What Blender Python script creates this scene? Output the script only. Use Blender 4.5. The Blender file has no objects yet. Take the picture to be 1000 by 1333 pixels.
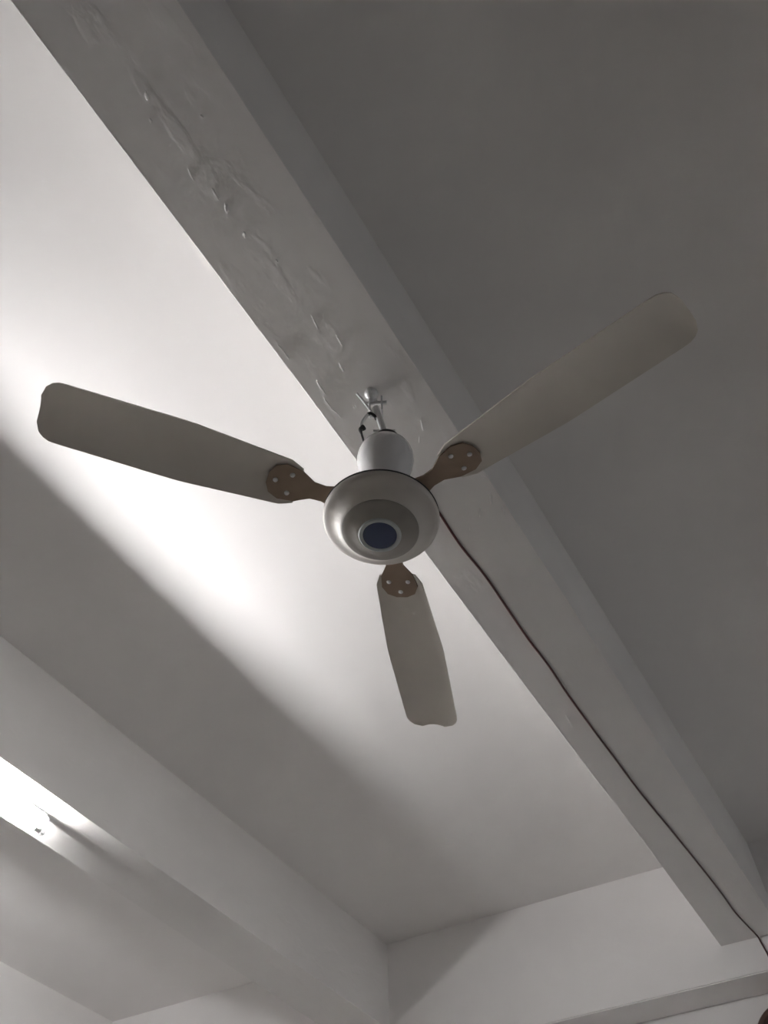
import bpy, bmesh, math, random
from mathutils import Vector, Matrix
random.seed(7)
S = bpy.context.scene
COL = S.collection

# ------------------------------------------------------------------ camera
H = 1.45                                   # height of the phone above the floor
cd = bpy.data.cameras.new('camera')
cam = bpy.data.objects.new('camera', cd)
COL.objects.link(cam)
S.camera = cam
RIGHT = Vector((0.85826937, 0.51255359, -0.02573925))
DOWN = Vector((-0.4199704, 0.67264445, -0.60924077))
FWD = Vector((-0.29495518, 0.53370241, 0.79256746))
m = Matrix.Identity(4)
for i in range(3):
    m[i][0], m[i][1], m[i][2] = RIGHT[i], -DOWN[i], -FWD[i]
m[2][3] = H
cam.matrix_world = m
cd.sensor_fit = 'HORIZONTAL'
cd.sensor_width = 36.0
cd.lens = 36.0 * 1139.87 / 1000.0
cd.clip_start = 0.02

# ------------------------------------------------------------------ world and exposure
SKY = 3.3                                  # dull evening sky beyond the added window
w = bpy.data.worlds.new('world')
S.world = w
w.use_nodes = True
w.node_tree.nodes['Background'].inputs[0].default_value = (0.95, 0.95, 1.0, 1)
w.node_tree.nodes['Background'].inputs[1].default_value = SKY
S.view_settings.view_transform = 'Standard'
S.view_settings.look = 'None'
S.view_settings.gamma = 1.0
S.view_settings.use_curve_mapping = False
S.view_settings.exposure = 0.08
TUBE_POWER = 455.0                         # radiance of the fluorescent tube
S.cycles.max_bounces = 10
S.cycles.diffuse_bounces = 8
S.cycles.sample_clamp_indirect = 0.0

# ------------------------------------------------------------------ measures (metres, floor = 0)
ZB = H + 1.603            # underside of the beams
ZC = H + 1.9635           # ceiling
ZL = H + 1.480            # underside of the end wall's band beam
YW, KW = 3.5863, 0.0595   # end wall face: y = YW + KW * x
XL, XR, YR = -4.4, 5.2, -6.5
XA0, XA1 = -0.5754, -0.3487
XB0, XB1 = -2.2121, -1.9964
XC0, XC1 = -3.765, -3.5455
XD0, XD1 = 1.07, 1.295
XE0, XE1 = 2.71, 2.935
RECESS = 0.18
def yw(x, s=0.0):
    return YW + KW * x + s

# ------------------------------------------------------------------ helpers
def tag(o, label=None, cat=None, group=None, kind=None):
    if label: o['label'] = label
    if cat: o['category'] = cat
    if group: o['group'] = group
    if kind: o['kind'] = kind
    return o

def empty(name, loc):
    o = bpy.data.objects.new(name, None)
    o.empty_display_size = 0.05
    o.location = loc
    COL.objects.link(o)
    return o

def obj(name, bm, mat, parent=None, smooth=False, matrix=None):
    bmesh.ops.recalc_face_normals(bm, faces=bm.faces)
    me = bpy.data.meshes.new(name)
    bm.to_mesh(me)
    bm.free()
    me.materials.append(mat)
    if smooth:
        me.polygons.foreach_set('use_smooth', [True] * len(me.polygons))
        me.set_sharp_from_angle(angle=math.radians(38))
    o = bpy.data.objects.new(name, me)
    COL.objects.link(o)
    if parent:
        o.parent = parent
        p = parent
        off = Vector((0, 0, 0))
        while p:
            off += p.location
            p = p.parent
        if matrix is None:
            me.transform(Matrix.Translation(-off))
        else:
            me.transform(Matrix.Translation(-off) @ matrix)
    elif matrix is not None:
        me.transform(matrix)
    return o

def hexa(bm, pts):
    """pts: 4 bottom then 4 top corners."""
    v = [bm.verts.new(p) for p in pts]
    for f in ((0, 1, 2, 3), (4, 5, 6, 7), (0, 1, 5, 4), (1, 2, 6, 5), (2, 3, 7, 6), (3, 0, 4, 7)):
        bm.faces.new([v[i] for i in f])
    return v

def box(bm, x0, x1, y0, y1, z0, z1):
    return hexa(bm, [(x0, y0, z0), (x1, y0, z0), (x1, y1, z0), (x0, y1, z0),
                     (x0, y0, z1), (x1, y0, z1), (x1, y1, z1), (x0, y1, z1)])

def lathe(bm, prof, n=64, cap0=True, cap1=True):
    rings = []
    for r, z in prof:
        rings.append([bm.verts.new((r * math.cos(2 * math.pi * k / n), r * math.sin(2 * math.pi * k / n), z)) for k in range(n)])
    for a, b in zip(rings, rings[1:]):
        for k in range(n):
            bm.faces.new((a[k], a[(k + 1) % n], b[(k + 1) % n], b[k]))
    if cap0: bm.faces.new(rings[0])
    if cap1: bm.faces.new(rings[-1])

def smooth_pts(pts, sub=6):
    P = [Vector(p) for p in pts]
    if len(P) < 3: return P
    out = []
    for i in range(len(P) - 1):
        p0 = P[max(i - 1, 0)]; p1 = P[i]; p2 = P[i + 1]; p3 = P[min(i + 2, len(P) - 1)]
        for k in range(sub):
            t = k / sub
            out.append(0.5 * ((2 * p1) + (p2 - p0) * t + (2 * p0 - 5 * p1 + 4 * p2 - p3) * t * t + (3 * p1 - p0 - 3 * p2 + p3) * t ** 3))
    out.append(P[-1])
    return out

def tube(bm, pts, r, n=10):
    P = [Vector(p) for p in pts]
    rr = r if isinstance(r, (list, tuple)) else [r] * len(P)
    rings = []
    up = Vector((0.31, 0.17, 0.93))
    for i, p in enumerate(P):
        t = (P[min(i + 1, len(P) - 1)] - P[max(i - 1, 0)]).normalized()
        a = up - t * up.dot(t)
        if a.length < 1e-4: a = t.orthogonal()
        a.normalize(); up = a
        b = t.cross(a)
        rings.append([bm.verts.new(p + rr[i] * (math.cos(2 * math.pi * k / n) * a + math.sin(2 * math.pi * k / n) * b)) for k in range(n)])
    for a, b in zip(rings, rings[1:]):
        for k in range(n):
            bm.faces.new((a[k], a[(k + 1) % n], b[(k + 1) % n], b[k]))
    bm.faces.new(rings[0]); bm.faces.new(rings[-1])

# ------------------------------------------------------------------ materials
def new_mat(name):
    ma = bpy.data.materials.new(name)
    ma.use_nodes = True
    nt = ma.node_tree
    return ma, nt, nt.nodes['Principled BSDF']

def plaster(name, col, var=0.05, rough=0.8, scale=3.0, bump=0.15, streak=(1, 1, 1), bump_scale=60.0, blotch=0.0):
    """painted plaster: faint cloudy tone, trowel relief, optional stretched blisters"""
    ma, nt, b = new_mat(name)
    N, Lk = nt.nodes, nt.links
    tc = N.new('ShaderNodeTexCoord')
    mp = N.new('ShaderNodeMapping'); mp.inputs['Scale'].default_value = streak
    Lk.new(tc.outputs['Object'], mp.inputs[0])
    n1 = N.new('ShaderNodeTexNoise'); n1.inputs['Scale'].default_value = scale; n1.inputs['Detail'].default_value = 6
    Lk.new(mp.outputs[0], n1.inputs['Vector'])
    cr = N.new('ShaderNodeValToRGB')
    cr.color_ramp.elements[0].position = 0.3; cr.color_ramp.elements[1].position = 0.7
    cr.color_ramp.elements[0].color = tuple(c * (1 - var) for c in col) + (1,)
    cr.color_ramp.elements[1].color = tuple(min(1, c * (1 + var)) for c in col) + (1,)
    Lk.new(n1.outputs[0], cr.inputs[0])
    Lk.new(cr.outputs[0], b.inputs['Base Color'])
    b.inputs['Roughness'].default_value = rough
    n2 = N.new('ShaderNodeTexNoise'); n2.inputs['Scale'].default_value = bump_scale; n2.inputs['Detail'].default_value = 4
    Lk.new(mp.outputs[0], n2.inputs['Vector'])
    bp = N.new('ShaderNodeBump'); bp.inputs['Strength'].default_value = bump; bp.inputs['Distance'].default_value = 0.004
    Lk.new(n2.outputs[0], bp.inputs['Height'])
    last = bp
    if blotch:
        n3 = N.new('ShaderNodeTexNoise'); n3.inputs['Scale'].default_value = 22; n3.inputs['Detail'].default_value = 5
        Lk.new(mp.outputs[0], n3.inputs['Vector'])
        c3 = N.new('ShaderNodeValToRGB')
        c3.color_ramp.elements[0].position = 0.56; c3.color_ramp.elements[1].position = 0.64
        Lk.new(n3.outputs[0], c3.inputs[0])
        b2 = N.new('ShaderNodeBump'); b2.inputs['Strength'].default_value = blotch; b2.inputs['Distance'].default_value = 0.004
        Lk.new(c3.outputs[0], b2.inputs['Height'])
        Lk.new(bp.outputs[0], b2.inputs['Normal'])
        last = b2
    Lk.new(last.outputs[0], b.inputs['Normal'])
    return ma

def paint(name, col, rough=0.4, metal=0.0, var=0.04, coat=0.0, scale=25.0):
    ma, nt, b = new_mat(name)
    N, Lk = nt.nodes, nt.links
    tc = N.new('ShaderNodeTexCoord')
    n1 = N.new('ShaderNodeTexNoise'); n1.inputs['Scale'].default_value = scale; n1.inputs['Detail'].default_value = 4
    Lk.new(tc.outputs['Object'], n1.inputs['Vector'])
    cr = N.new('ShaderNodeValToRGB')
    cr.color_ramp.elements[0].position = 0.3; cr.color_ramp.elements[1].position = 0.7
    cr.color_ramp.elements[0].color = tuple(c * (1 - var) for c in col) + (1,)
    cr.color_ramp.elements[1].color = tuple(min(1, c * (1 + var)) for c in col) + (1,)
    Lk.new(n1.outputs[0], cr.inputs[0])
    Lk.new(cr.outputs[0], b.inputs['Base Color'])
    b.inputs['Roughness'].default_value = rough
    b.inputs['Metallic'].default_value = metal
    b.inputs['Coat Weight'].default_value = coat
    return ma

M = {}
M['ceiling'] = plaster('ceiling_distemper', (0.865, 0.848, 0.838), 0.02, 0.9, 2.0, 0.06)
M['wall'] = plaster('wall_distemper', (0.85, 0.833, 0.826), 0.025, 0.85, 2.5, 0.10)
M['wall_far'] = plaster('wall_buff_distemper', (0.46, 0.44, 0.41), 0.03, 0.85, 2.5, 0.10)  # unseen walls, toned down so less light bounces to the right ceiling
M['beam'] = plaster('beam_paint', (0.825, 0.81, 0.798), 0.03, 0.42, 4.0, 0.12, (1, 0.45, 1), 45.0, 0.10)
M['beam_side'] = M['beam']
M['plaster_chip'] = paint('fresh_plaster', (0.85, 0.84, 0.82), 0.35)
M['floor'] = plaster('floor_terrazzo', (0.24, 0.225, 0.21), 0.10, 0.45, 30.0, 0.02)
M['fan_white'] = paint('fan_white_enamel', (0.78, 0.78, 0.80), 0.18, 0.0, 0.02, 0.5)
M['fan_housing'] = paint('fan_housing_enamel', (0.62, 0.59, 0.55), 0.5, 0.05, 0.05, 0.0, 18)
M['fan_ring'] = paint('fan_dark_ring', (0.30, 0.285, 0.26), 0.42, 0.2, 0.06, 0.1, 18)
M['cap_ring'] = paint('cap_pale_ring', (0.46, 0.50, 0.51), 0.3)
M['cap_blue'] = paint('cap_navy_disc', (0.03, 0.048, 0.12), 0.35)
M['blade'] = paint('blade_beige_enamel', (0.70, 0.66, 0.60), 0.4, 0.0, 0.03, 0.0, 8)
M['bracket'] = paint('bracket_brown', (0.30, 0.22, 0.16), 0.45, 0.2, 0.08)
M['steel'] = paint('painted_steel', (0.72, 0.72, 0.72), 0.3, 0.2, 0.04)
M['dark'] = paint('black_rubber', (0.02, 0.02, 0.022), 0.5)  # also colours the shaded gap above the bell
M['wire_white'] = paint('white_wire_sheath', (0.75, 0.75, 0.75), 0.35)
M['wire_red'] = paint('dark_red_wire_sheath', (0.055, 0.012, 0.012), 0.3, 0.0, 0.3, 0.0, 6)
M['batten'] = paint('batten_white_enamel', (0.8, 0.8, 0.8), 0.35)
M['holder'] = paint('holder_white_plastic', (0.7, 0.7, 0.69), 0.4)
M['brown'] = paint('brown_wood', (0.09, 0.045, 0.035), 0.45, 0.0, 0.25, 0.0, 30)

gm, nt, b = new_mat('window_glass')
tr = nt.nodes.new('ShaderNodeBsdfTransparent'); tr.inputs[0].default_value = (0.92, 0.95, 0.95, 1)
gl = nt.nodes.new('ShaderNodeBsdfGlossy'); gl.inputs['Roughness'].default_value = 0.02
mx = nt.nodes.new('ShaderNodeMixShader'); mx.inputs[0].default_value = 0.06
nt.links.new(tr.outputs[0], mx.inputs[1]); nt.links.new(gl.outputs[0], mx.inputs[2])
nt.links.new(mx.outputs[0], nt.nodes['Material Output'].inputs['Surface'])
M['glass'] = gm
tm, nt, b = new_mat('tube_glow')
b.inputs['Base Color'].default_value = (0.9, 0.9, 0.9, 1)
b.inputs['Emission Color'].default_value = (1.0, 0.985, 0.985, 1)
b.inputs['Emission Strength'].default_value = TUBE_POWER
M['tube'] = tm

# ------------------------------------------------------------------ the room
T = 0.15
bm = bmesh.new(); box(bm, XL - T, XR + T, YR - T, yw(XR) + 0.5, -0.12, 0.0)
tag(obj('floor', bm, M['floor']), 'speckled grey floor of the room below the frame', kind='structure')
bm = bmesh.new(); box(bm, XL - T, XR + T, YR - T, yw(XR) + 0.5, ZC, ZC + 0.14)
tag(obj('ceiling', bm, M['ceiling']), 'off white painted ceiling slab between the beams', kind='structure')

bm = bmesh.new()
hexa(bm, [(XL, yw(XL, RECESS), 0), (XR, yw(XR, RECESS), 0), (XR, yw(XR, RECESS + T), 0), (XL, yw(XL, RECESS + T), 0),
          (XL, yw(XL, RECESS), ZC), (XR, yw(XR, RECESS), ZC), (XR, yw(XR, RECESS + T), ZC), (XL, yw(XL, RECESS + T), ZC)])
wall_end = tag(obj('wall_back', bm, M['wall']), 'white plastered end wall that the beams run into', kind='structure')
bm = bmesh.new()
hexa(bm, [(XL, yw(XL), ZL), (XR, yw(XR), ZL), (XR, yw(XR, RECESS), ZL), (XL, yw(XL, RECESS), ZL),
          (XL, yw(XL), ZC), (XR, yw(XR), ZC), (XR, yw(XR, RECESS), ZC), (XL, yw(XL, RECESS), ZC)])
bmesh.ops.bevel(bm, geom=[e for e in bm.edges if all(abs(v.co.z - ZL) < 1e-4 and abs(v.co.y - yw(v.co.x)) < 1e-3 for v in e.verts)],
                offset=0.004, segments=2, affect='EDGES')
obj('band_beam', bm, M['wall'], wall_end)

bm = bmesh.new(); box(bm, XL - T, XL, YR, yw(XL, RECESS + T), 0, ZC)
tag(obj('wall_left', bm, M['wall']), 'white plastered wall beyond the tube light, out of frame', kind='structure')
# right wall, unseen, with a window added to light the beams' side faces
ADDED_WIN = [(1.55, 3.2)]
WZ0, WZ1 = 0.9, 2.35
bm = bmesh.new()
ys = [YR] + [y for ab in ADDED_WIN for y in ab] + [yw(XR, RECESS + T)]
box(bm, XR, XR + T, YR, ys[-1], 0, WZ0)
box(bm, XR, XR + T, YR, ys[-1], WZ1, ZC)
for k in range(0, len(ys), 2):
    box(bm, XR, XR + T, ys[k], ys[k + 1], WZ0, WZ1)
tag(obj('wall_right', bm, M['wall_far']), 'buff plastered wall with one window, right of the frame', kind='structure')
for i, (a, b_) in enumerate(ADDED_WIN):
    bm = bmesh.new()
    fx0, fx1, fw = XR + 0.05, XR + 0.10, 0.05
    box(bm, fx0, fx1, a, b_, WZ0, WZ0 + fw); box(bm, fx0, fx1, a, b_, WZ1 - fw, WZ1)
    for yy in (a, (a + b_) / 2 - fw / 2, b_ - fw):
        box(bm, fx0, fx1, yy, yy + fw, WZ0 + fw, WZ1 - fw)
    wo = tag(obj('window_%d' % (i + 1), bm, M['brown']), 'brown framed window in the wall right of the frame', kind='structure')
    for s_ in (0, 1):
        g0 = a + fw if s_ == 0 else (a + b_) / 2 + fw / 2
        g1 = (a + b_) / 2 - fw / 2 if s_ == 0 else b_ - fw
        bm = bmesh.new(); box(bm, XR + 0.073, XR + 0.077, g0, g1, WZ0 + fw, WZ1 - fw)
        obj('pane', bm, M['glass'], wo)
    ld = bpy.data.lights.new('window_portal', 'AREA')
    ld.shape = 'RECTANGLE'; ld.size = WZ1 - WZ0; ld.size_y = b_ - a
    ld.cycles.is_portal = True
    lo = bpy.data.objects.new('window_portal', ld)
    lo.location = (XR + 0.13, (a + b_) / 2, (WZ0 + WZ1) / 2)
    lo.rotation_euler = (0, math.radians(90), 0)
    COL.objects.link(lo)
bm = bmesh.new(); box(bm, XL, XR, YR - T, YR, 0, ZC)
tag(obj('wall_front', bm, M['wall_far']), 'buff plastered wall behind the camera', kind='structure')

def beam(x0, x1, label):
    """a downstand beam: many short stations so its arrises wander a little like hand plaster"""
    bm = bmesh.new()
    n = 60
    ph = random.random() * 6
    rings = []
    for i in range(n + 1):
        t = i / n
        def st(x, z):
            y = YR + (yw(x) - YR) * t
            return Vector((x, y, z))
        wob = 0.0012 * math.sin(9.1 * t * 3 + ph) + 0.0008 * math.sin(31 * t + 2 * ph) + random.uniform(-0.0005, 0.0005)
        wob2 = 0.0012 * math.sin(7.3 * t * 3 + 2 + ph) + random.uniform(-0.0006, 0.0006)
        c = 0.0012
        pts = [st(x0 + wob, ZC), st(x0 + wob, ZB + c), st(x0 + wob + c, ZB),
               st(x1 + wob2 - c, ZB), st(x1 + wob2, ZB + c), st(x1 + wob2, ZC)]
        rings.append([bm.verts.new(p) for p in pts])
    for a, b_ in zip(rings, rings[1:]):
        for k in range(6):
            bm.faces.new((a[k], a[(k + 1) % 6], b_[(k + 1) % 6], b_[k]))
    bm.faces.new(rings[0]); bm.faces.new(rings[-1])
    o = obj('ceiling_beam', bm, M['beam'], smooth=True)
    return tag(o, label, kind='structure')

beamA = beam(XA0, XA1, 'white painted concrete ceiling beam that carries the fan')
beamB = beam(XB0, XB1, 'white painted ceiling beam with the tube light fixed under it')
beamC = beam(XC0, XC1, 'white painted ceiling beam at the lower left corner')
beamD = beam(XD0, XD1, 'white painted ceiling beam next to the fan beam, right of the frame')
beamE = beam(XE0, XE1, 'white painted ceiling beam nearest the windows, right of the frame')

# ridges, blisters and drips of plaster standing proud of the fan beam's underside
def chip(x, y, ln, wd, ang, h=0.003):
    bm = bmesh.new()
    n = 10
    base = []; top = []
    for k in range(n):
        a = 2 * math.pi * k / n
        j = random.uniform(0.75, 1.2)
        base.append(bm.verts.new((0.5 * wd * j * math.cos(a), 0.5 * ln * j * math.sin(a), 0.0008)))
        top.append(bm.verts.new((0.22 * wd * j * math.cos(a), 0.3 * ln * j * math.sin(a), -h * random.uniform(0.7, 1.1))))
    for k in range(n):
        bm.faces.new((base[k], base[(k + 1) % n], top[(k + 1) % n], top[k]))
    bm.faces.new(top); bm.faces.new(base)
    obj('plaster_chip', bm, M['beam'], beamA, smooth=True,
        matrix=Matrix.Translation((x, y, ZB)) @ Matrix.Rotation(ang, 4, 'Z'))

for (x, y, ln, wd, ang, h) in [
        (-0.424, 0.184, 0.008, 0.006, 0, 0.004), (-0.502, 0.144, 0.010, 0.006, 0.2, 0.002), (-0.483, 0.110, 0.02, 0.006, 0.5, 0.002),
        (-0.482, 0.331, 0.022, 0.010, 0.4, 0.005), (-0.484, 0.300, 0.030, 0.005, 0.1, 0.003), (-0.484, 0.387, 0.014, 0.007, 0.3, 0.004),
        (-0.462, 0.459, 0.008, 0.005, 0, 0.003), (-0.540, 0.729, 0.050, 0.006, 0.05, 0.003), (-0.549, 0.773, 0.045, 0.005, 0.0, 0.003),
        (-0.545, 0.802, 0.030, 0.005, -0.1, 0.003), (-0.479, 0.714, 0.030, 0.005, 0.15, 0.002), (-0.408, 1.198, 0.035, 0.005, 0.5, 0.003),
        (-0.368, 1.176, 0.050, 0.008, 0.35, 0.002), (-0.360, 1.225, 0.040, 0.007, 0.2, 0.002), (-0.347, 1.296, 0.0, 0.0, 0, 0),
        (-0.451, 1.231, 0.018, 0.006, 0.2, 0.002), (-0.533, 2.007, 0.07, 0.005, 0.12, 0.003), (-0.559, 0.624, 0.05, 0.005, 0.0, 0.002),
        (-0.506, 0.807, 0.012, 0.006, 0.3, 0.003), (-0.47, 0.60, 0.04, 0.005, 0.15, 0.002), (-0.45, 0.66, 0.035, 0.004, 0.1, 0.002),
        (-0.407, 0.922, 0.04, 0.005, 0.3, 0.0008), (-0.50, 0.25, 0.03, 0.004, 0.2, 0.002), (-0.43, 0.95, 0.02, 0.004, 0.5, 0.0008)]:
    if ln: chip(x, y, ln, wd, ang, h)

# ------------------------------------------------------------------ the ceiling fan
FX, FY = -0.4503, 0.8031
fan = tag(empty('ceiling_fan', (FX, FY, ZB)), 'white ceiling fan with three beige blades hanging from the beam', 'ceiling fan')
DISC = Vector((-0.4503, 0.8031, H + 1.1757))       # centre of the housing rim
BELL = Vector((-0.4360, 0.8100, H + 1.405))        # middle of the bell cover, fan leans slightly
AX = (BELL - DISC).normalized()
AXQ = Vector((0, 0, 1)).rotation_difference(AX)
FM = Matrix.Translation(DISC) @ AXQ.to_matrix().to_4x4()   # local fan frame: origin at rim, z up the shaft

# housing: shallow bowl below the rim, low dome above
bm = bmesh.new()
lathe(bm, [(0.0395, 0.036), (0.060, 0.033), (0.080, 0.026), (0.094, 0.014), (0.0985, 0.006), (0.1000, 0.001), (0.0992, -0.004),
           (0.0955, -0.0075), (0.0900, -0.0098), (0.0840, -0.0125), (0.0780, -0.0165), (0.0725, -0.0215), (0.0685, -0.0262), (0.0660, -0.0285), (0.0640, -0.0292)], 96)
housing = obj('motor_housing', bm, M['fan_housing'], fan, True, FM)
bm = bmesh.new()
lathe(bm, [(0.0655, -0.0270), (0.0652, -0.0302), (0.0630, -0.0318), (0.0560, -0.0335), (0.0480, -0.0362), (0.0410, -0.0395), (0.0375, -0.0412), (0.0360, -0.0415)], 96)
obj('bottom_cover', bm, M['fan_ring'], fan, True, FM)
bm = bmesh.new()
lathe(bm, [(0.0362, -0.0400), (0.0360, -0.0430), (0.0345, -0.0445), (0.0310, -0.0448), (0.0290, -0.0440), (0.0285, -0.0425)], 72)
cap = obj('centre_ring', bm, M['cap_ring'], fan, True, FM)
bm = bmesh.new()
lathe(bm, [(0.0287, -0.0420), (0.0283, -0.0434), (0.0200, -0.0440), (0.0100, -0.0442), (0.004, -0.0443)], 72)
obj('centre_disc', bm, M['cap_blue'], cap, True, FM)
# dark joint line round the rim
bm = bmesh.new()
lathe(bm, [(0.0975, 0.0085), (0.0998, 0.0080), (0.0998, 0.0058), (0.0980, 0.0052)], 96)
obj('rim_gasket', bm, M['dark'], housing, True, FM)
# shaft neck and bell cover
bm = bmesh.new()
lathe(bm, [(0.030, 0.030), (0.034, 0.05), (0.030, 0.09), (0.030, 0.12)], 48)
obj('motor_neck', bm, M['steel'], fan, True, FM)
bm = bmesh.new()
lathe(bm, [(0.0330, 0.075), (0.0350, 0.080), (0.0385, 0.105), (0.0430, 0.126), (0.0480, 0.147), (0.0515, 0.163), (0.0530, 0.177), (0.0524, 0.190), (0.0495, 0.202),
           (0.0440, 0.211), (0.0360, 0.217), (0.0280, 0.219), (0.0225, 0.220)], 72)
bell = obj('bell_cover', bm, M['fan_white'], fan, True, FM)
bm = bmesh.new()
lathe(bm, [(0.0235, 0.215), (0.0250, 0.219), (0.0250, 0.248), (0.0225, 0.251), (0.010, 0.252)], 48)  # dark solid standing in for the shaded gap between bell and rod
obj('bell_collar', bm, M['dark'], bell, True, FM)

# down rod, clevis and hook in the beam
rod_low = FM @ Vector((0, 0, 0.245))
hook_pt = Vector((-0.459, 0.798, ZB))
rod_top = Vector((-0.452, 0.802, ZB - 0.058))
bm = bmesh.new()
tube(bm, [rod_low, rod_low.lerp(rod_top, 0.5), rod_top], 0.0068, 16)
rod = obj('down_rod', bm, M['steel'], fan, True)
bm = bmesh.new()
pc = rod_low.lerp(rod_top, 0.28)
tube(bm, [pc + Vector((-0.018, -0.010, 0.0)), pc + Vector((0.020, 0.011, -0.001))], 0.0035, 10)
obj('cotter_pin', bm, M['steel'], rod, True)
# two cheek plates of the shackle
for s in (-1, 1):
    bm = bmesh.new()
    c = rod_top + Vector((0.011 * s, 0.006 * s, 0.008))
    box(bm, -0.010, 0.010, -0.0018, 0.0018, -0.030, 0.026)
    bmesh.ops.bevel(bm, geom=bm.edges[:], offset=0.0008, segments=1, affect='EDGES')
    obj('shackle_plate', bm, M['fan_white'], rod, False, Matrix.Translation(c) @ Matrix.Rotation(math.radians(118), 4, 'Z'))
bm = bmesh.new()
tube(bm, [rod_top + Vector((-0.02, -0.011, 0.020)), rod_top + Vector((0.02, 0.011, 0.020))], 0.0042, 12)
obj('shackle_bolt', bm, M['steel'], rod, True)
# the hook: a rod loop out of the concrete
bm = bmesh.new()
loop = [hook_pt + Vector((0.000, -0.012, 0.002)), hook_pt + Vector((0.001, -0.013, -0.012))]
for k in range(9):
    a = math.pi + math.pi * k / 8
    loop.append(hook_pt + Vector((0.003, 0.013 * math.cos(a), -0.022 + 0.013 * math.sin(a))))
loop += [hook_pt + Vector((0.001, 0.013, -0.012)), hook_pt + Vector((0.0, 0.012, 0.002))]
tube(bm, smooth_pts(loop, 3), 0.0048, 12)
obj('ceiling_hook', bm, M['steel'], fan, True)
bm = bmesh.new()
lathe(bm, [(0.0150, 0.0005), (0.0145, -0.003), (0.0115, -0.007), (0.0070, -0.009), (0.0030, -0.0095)], 28)
obj('hook_plate', bm, M['steel'], fan, True, Matrix.Translation(hook_pt))

# feed wire from the beam into the bell, with black taped joints
def fm(*p): return Vector((p[0], p[1], H + p[2]))
bm = bmesh.new()
tube(bm, smooth_pts([fm(-0.483, 0.780, 1.599), fm(-0.470, 0.789, 1.562), fm(-0.460, 0.796, 1.530), fm(-0.456, 0.799, 1.515)], 5), 0.0028, 10)
feed = obj('feed_wire', bm, M['wire_white'], fan, True)
bm = bmesh.new()
tube(bm, smooth_pts([fm(-0.467, 0.793, 1.520), fm(-0.461, 0.796, 1.521), fm(-0.455, 0.800, 1.513), fm(-0.451, 0.802, 1.503)], 4), 0.0042, 10)
obj('tape_joint', bm, M['dark'], feed, True)
bm = bmesh.new()
tube(bm, smooth_pts([fm(-0.466, 0.793, 1.520), fm(-0.473, 0.790, 1.505), fm(-0.478, 0.788, 1.487), fm(-0.479, 0.788, 1.472)], 5), 0.0034, 10)
obj('feed_wire', bm, M['wire_white'], fan, True)
bm = bmesh.new()
jp = smooth_pts([fm(-0.474, 0.790, 1.474), fm(-0.477, 0.789, 1.471), fm(-0.480, 0.787, 1.466), fm(-0.479, 0.788, 1.455), fm(-0.477, 0.789, 1.440),
                 fm(-0.474, 0.791, 1.420), fm(-0.468, 0.795, 1.398)], 4)
tube(bm, jp, [max(0.0022, 0.0062 - 0.0004 * max(0, k - 3)) for k in range(len(jp))], 12)
obj('tape_joint', bm, M['dark'], feed, True)

# blades
R_TIP = 0.5855
def blade_mesh():
    bm = bmesh.new()
    nr, nw = 26, 8
    r0 = 0.150
    def half(r):
        t = (r - r0) / (R_TIP - r0)
        wv = 0.042 + 0.016 * min(1, t * 2.2) - 0.004 * t
        if t < 0.05: wv *= 0.80 + 0.20 * math.sqrt(max(0, t / 0.05))
        d = (1 - t) * (R_TIP - r0)
        if d < 0.03: wv = wv - 0.03 + math.sqrt(max(0.0, 0.03 ** 2 - (0.03 - d) ** 2))
        return wv
    grid = {}
    for side in (0, 1):
        for i in range(nr + 1):
            t = i / nr
            t = 1 - (1 - t) ** 1.35
            r = r0 + (R_TIP - r0) * t
            hw = half(r)
            for j in range(nw + 1):
                s = -1 + 2 * j / nw
                camber = 0.006 * (1 - s * s)
                th = 0.0016
                z = camber + (th if side else -th)
                grid[side, i, j] = bm.verts.new((r, s * hw, z))
    for side in (0, 1):
        for i in range(nr):
            for j in range(nw):
                q = [grid[side, i, j], grid[side, i + 1, j], grid[side, i + 1, j + 1], grid[side, i, j + 1]]
                bm.faces.new(q)
    for i in range(nr):
        for j in (0, nw):
            bm.faces.new((grid[0, i, j], grid[0, i + 1, j], grid[1, i + 1, j], grid[1, i, j]))
    for j in range(nw):
        for i in (0, nr):
            bm.faces.new((grid[0, i, j], grid[0, i, j + 1], grid[1, i, j + 1], grid[1, i, j]))
    return bm

def bracket_mesh():
    bm = bmesh.new()
    prof = [(0.066, 0.020), (0.090, 0.019), (0.105, 0.015), (0.125, 0.016), (0.150, 0.030), (0.178, 0.034), (0.196, 0.026), (0.204, 0.010)]
    low = []; up = []
    for r, h_ in prof:
        low.append((bm.verts.new((r, -h_, -0.0015)), bm.verts.new((r, h_, -0.0015))))
        up.append((bm.verts.new((r, -h_, 0.0015)), bm.verts.new((r, h_, 0.0015))))
    for i in range(len(prof) - 1):
        bm.faces.new((low[i][0], low[i + 1][0], low[i + 1][1], low[i][1]))
        bm.faces.new((up[i][0], up[i + 1][0], up[i + 1][1], up[i][1]))
        for k in (0, 1):
            bm.faces.new((low[i][k], low[i + 1][k], up[i + 1][k], up[i][k]))
    for i in (0, -1):
        bm.faces.new((low[i][0], low[i][1], up[i][1], up[i][0]))
    return bm

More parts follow.
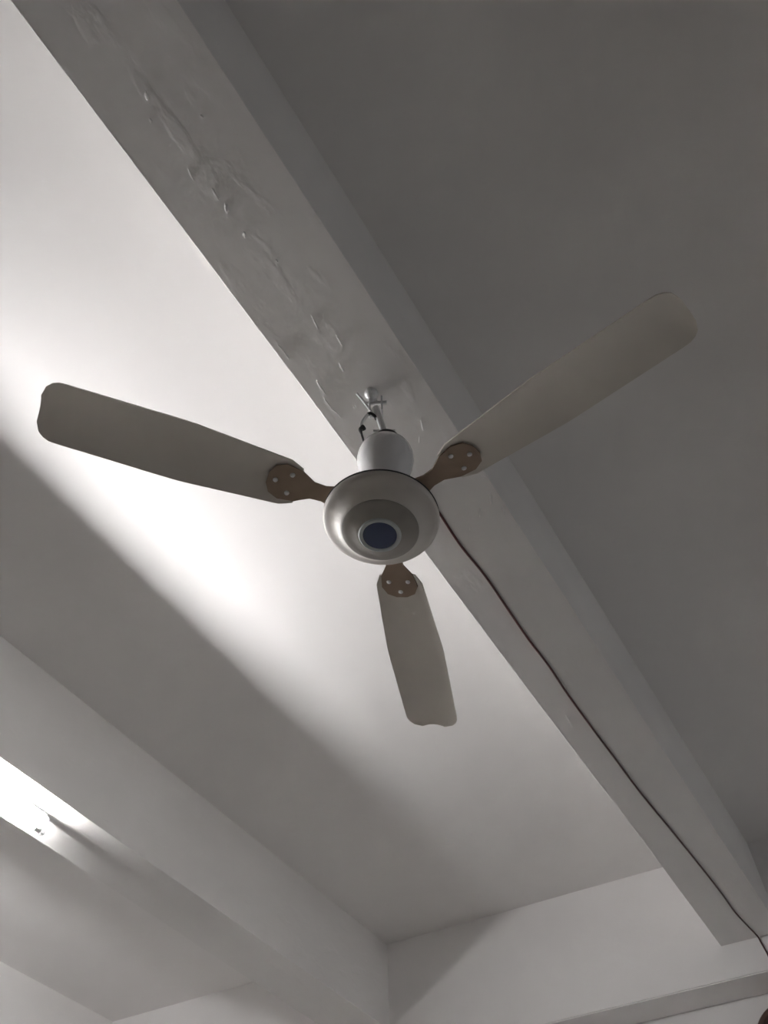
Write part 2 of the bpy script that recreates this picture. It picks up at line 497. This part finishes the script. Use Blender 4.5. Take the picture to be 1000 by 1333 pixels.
for az in (110, 230, 350):
    base = FM @ Matrix.Translation((0, 0, 0.024)) @ Matrix.Rotation(math.radians(az), 4, 'Z') 
    pit = base @ Matrix.Rotation(math.radians(9), 4, 'X')
    bl = obj('blade', blade_mesh(), M['blade'], fan, True, pit)
    obj('blade_bracket', bracket_mesh(), M['bracket'], bl, False, pit @ Matrix.Translation((0, 0, -0.0008)))
    for rr, yy in ((0.165, -0.018), (0.165, 0.018), (0.190, 0.0)):
        bm = bmesh.new()
        lathe(bm, [(0.0045, 0.0), (0.0042, -0.0015), (0.0025, -0.0026)], 12)
        obj('screw', bm, M['steel'], bl, True, pit @ Matrix.Translation((rr, yy, -0.0020)))

# ------------------------------------------------------------------ the dark red wire under the beam
zr = ZB - 0.0028
wp = [(-0.488, 1.068), (-0.488, 1.14), (-0.492, 1.261), (-0.486, 1.380), (-0.488, 1.50), (-0.490, 1.637), (-0.487, 1.76), (-0.490, 1.898),
      (-0.489, 2.076), (-0.486, 2.26), (-0.483, 2.446), (-0.468, 2.774), (-0.455, 3.131), (-0.453, 3.328), (-0.437, 3.520)]
pts = [(-0.488, 1.060, ZB + 0.0)] + [(x, y, zr) for x, y in wp]
bm = bmesh.new()
pp = smooth_pts(pts, 5)
ye = yw(-0.434)
pp += [Vector((-0.4345, ye - 0.012, zr - 0.001)), Vector((-0.4335, ye - 0.005, zr - 0.006)), Vector((-0.432, ye - 0.0035, zr - 0.02)),
       Vector((-0.425, yw(-0.425) - 0.0035, zr - 0.06)), Vector((-0.421, yw(-0.421) - 0.0035, ZL + 0.01))]
tube(bm, pp, 0.0030, 8)
tag(obj('electric_wire', bm, M['wire_red'], None, True), 'thin dark red wire running under the beam from fan to end wall', 'wire')

# ------------------------------------------------------------------ the tube light under the left beam
TX, TZ = -2.092, ZB - 0.055
Y1 = 1.545
Y0 = Y1 - 1.235
lamp = tag(empty('tube_light', (TX, (Y0 + Y1) / 2, ZB)), 'lit white fluorescent tube light fixed under the left ceiling beam', 'tube light')
bm = bmesh.new(); box(bm, TX - 0.012, TX + 0.012, Y0 + 0.004, Y1 - 0.004, ZB - 0.024, ZB - 0.0005)
bmesh.ops.bevel(bm, geom=bm.edges[:], offset=0.003, segments=2, affect='EDGES')
obj('batten', bm, M['batten'], lamp)
for yy, s in ((Y0, 1), (Y1, -1)):
    bm = bmesh.new()
    box(bm, TX - 0.009, TX + 0.009, yy - 0.009, yy + 0.009, TZ - 0.012, ZB - 0.004)
    bmesh.ops.bevel(bm, geom=bm.edges[:], offset=0.004, segments=2, affect='EDGES')
    h_ = obj('tube_holder', bm, M['holder'], lamp)
    bm = bmesh.new()
    lathe(bm, [(0.0082, 0.0), (0.0086, 0.003), (0.0086, 0.022), (0.0082, 0.024)], 28)
    obj('end_cap', bm, M['steel'], h_, True, Matrix.Translation((TX, yy + s * 0.008, TZ)) @ Matrix.Rotation(math.radians(-90 * s), 4, 'X'))
bm = bmesh.new()
lathe(bm, [(0.0074, 0.0), (0.0080, 0.002), (0.0080, Y1 - Y0 - 0.062), (0.0074, Y1 - Y0 - 0.06)], 28)
obj('glass_tube', bm, M['tube'], lamp, True, Matrix.Translation((TX, Y0 + 0.030, TZ)) @ Matrix.Rotation(math.radians(-90), 4, 'X'))

# ------------------------------------------------------------------ the brown thing on the end wall
# a round plaque whose rim just enters the frame at the bottom right corner
pr = 0.14
pcx, pcz = -0.571 + 0.117, H + 1.386 - 0.088
wdir = Vector((1, KW, 0)).normalized()
wn = Vector((KW, -1, 0)).normalized()
PM = Matrix.Translation((pcx, yw(pcx, RECESS), pcz)) @ Matrix(((wdir.x, 0, wn.x, 0), (wdir.y, 0, wn.y, 0), (0, 1, 0, 0), (0, 0, 0, 1)))
pl = tag(empty('wall_plaque', (pcx, yw(pcx, RECESS), pcz)), 'dark brown rounded plaque on the end wall at bottom right corner', 'plaque')
bm = bmesh.new()
lathe(bm, [(pr, 0.0), (pr, 0.012), (pr - 0.004, 0.018), (pr - 0.018, 0.020), (pr - 0.026, 0.014), (pr - 0.028, 0.010)], 64)
obj('rim', bm, M['brown'], pl, True, PM)
bm = bmesh.new()
lathe(bm, [(pr - 0.027, 0.009), (pr - 0.028, 0.0115), (0.03, 0.0125), (0.01, 0.0125)], 64)
obj('panel', bm, M['brown'], pl, True, PM)
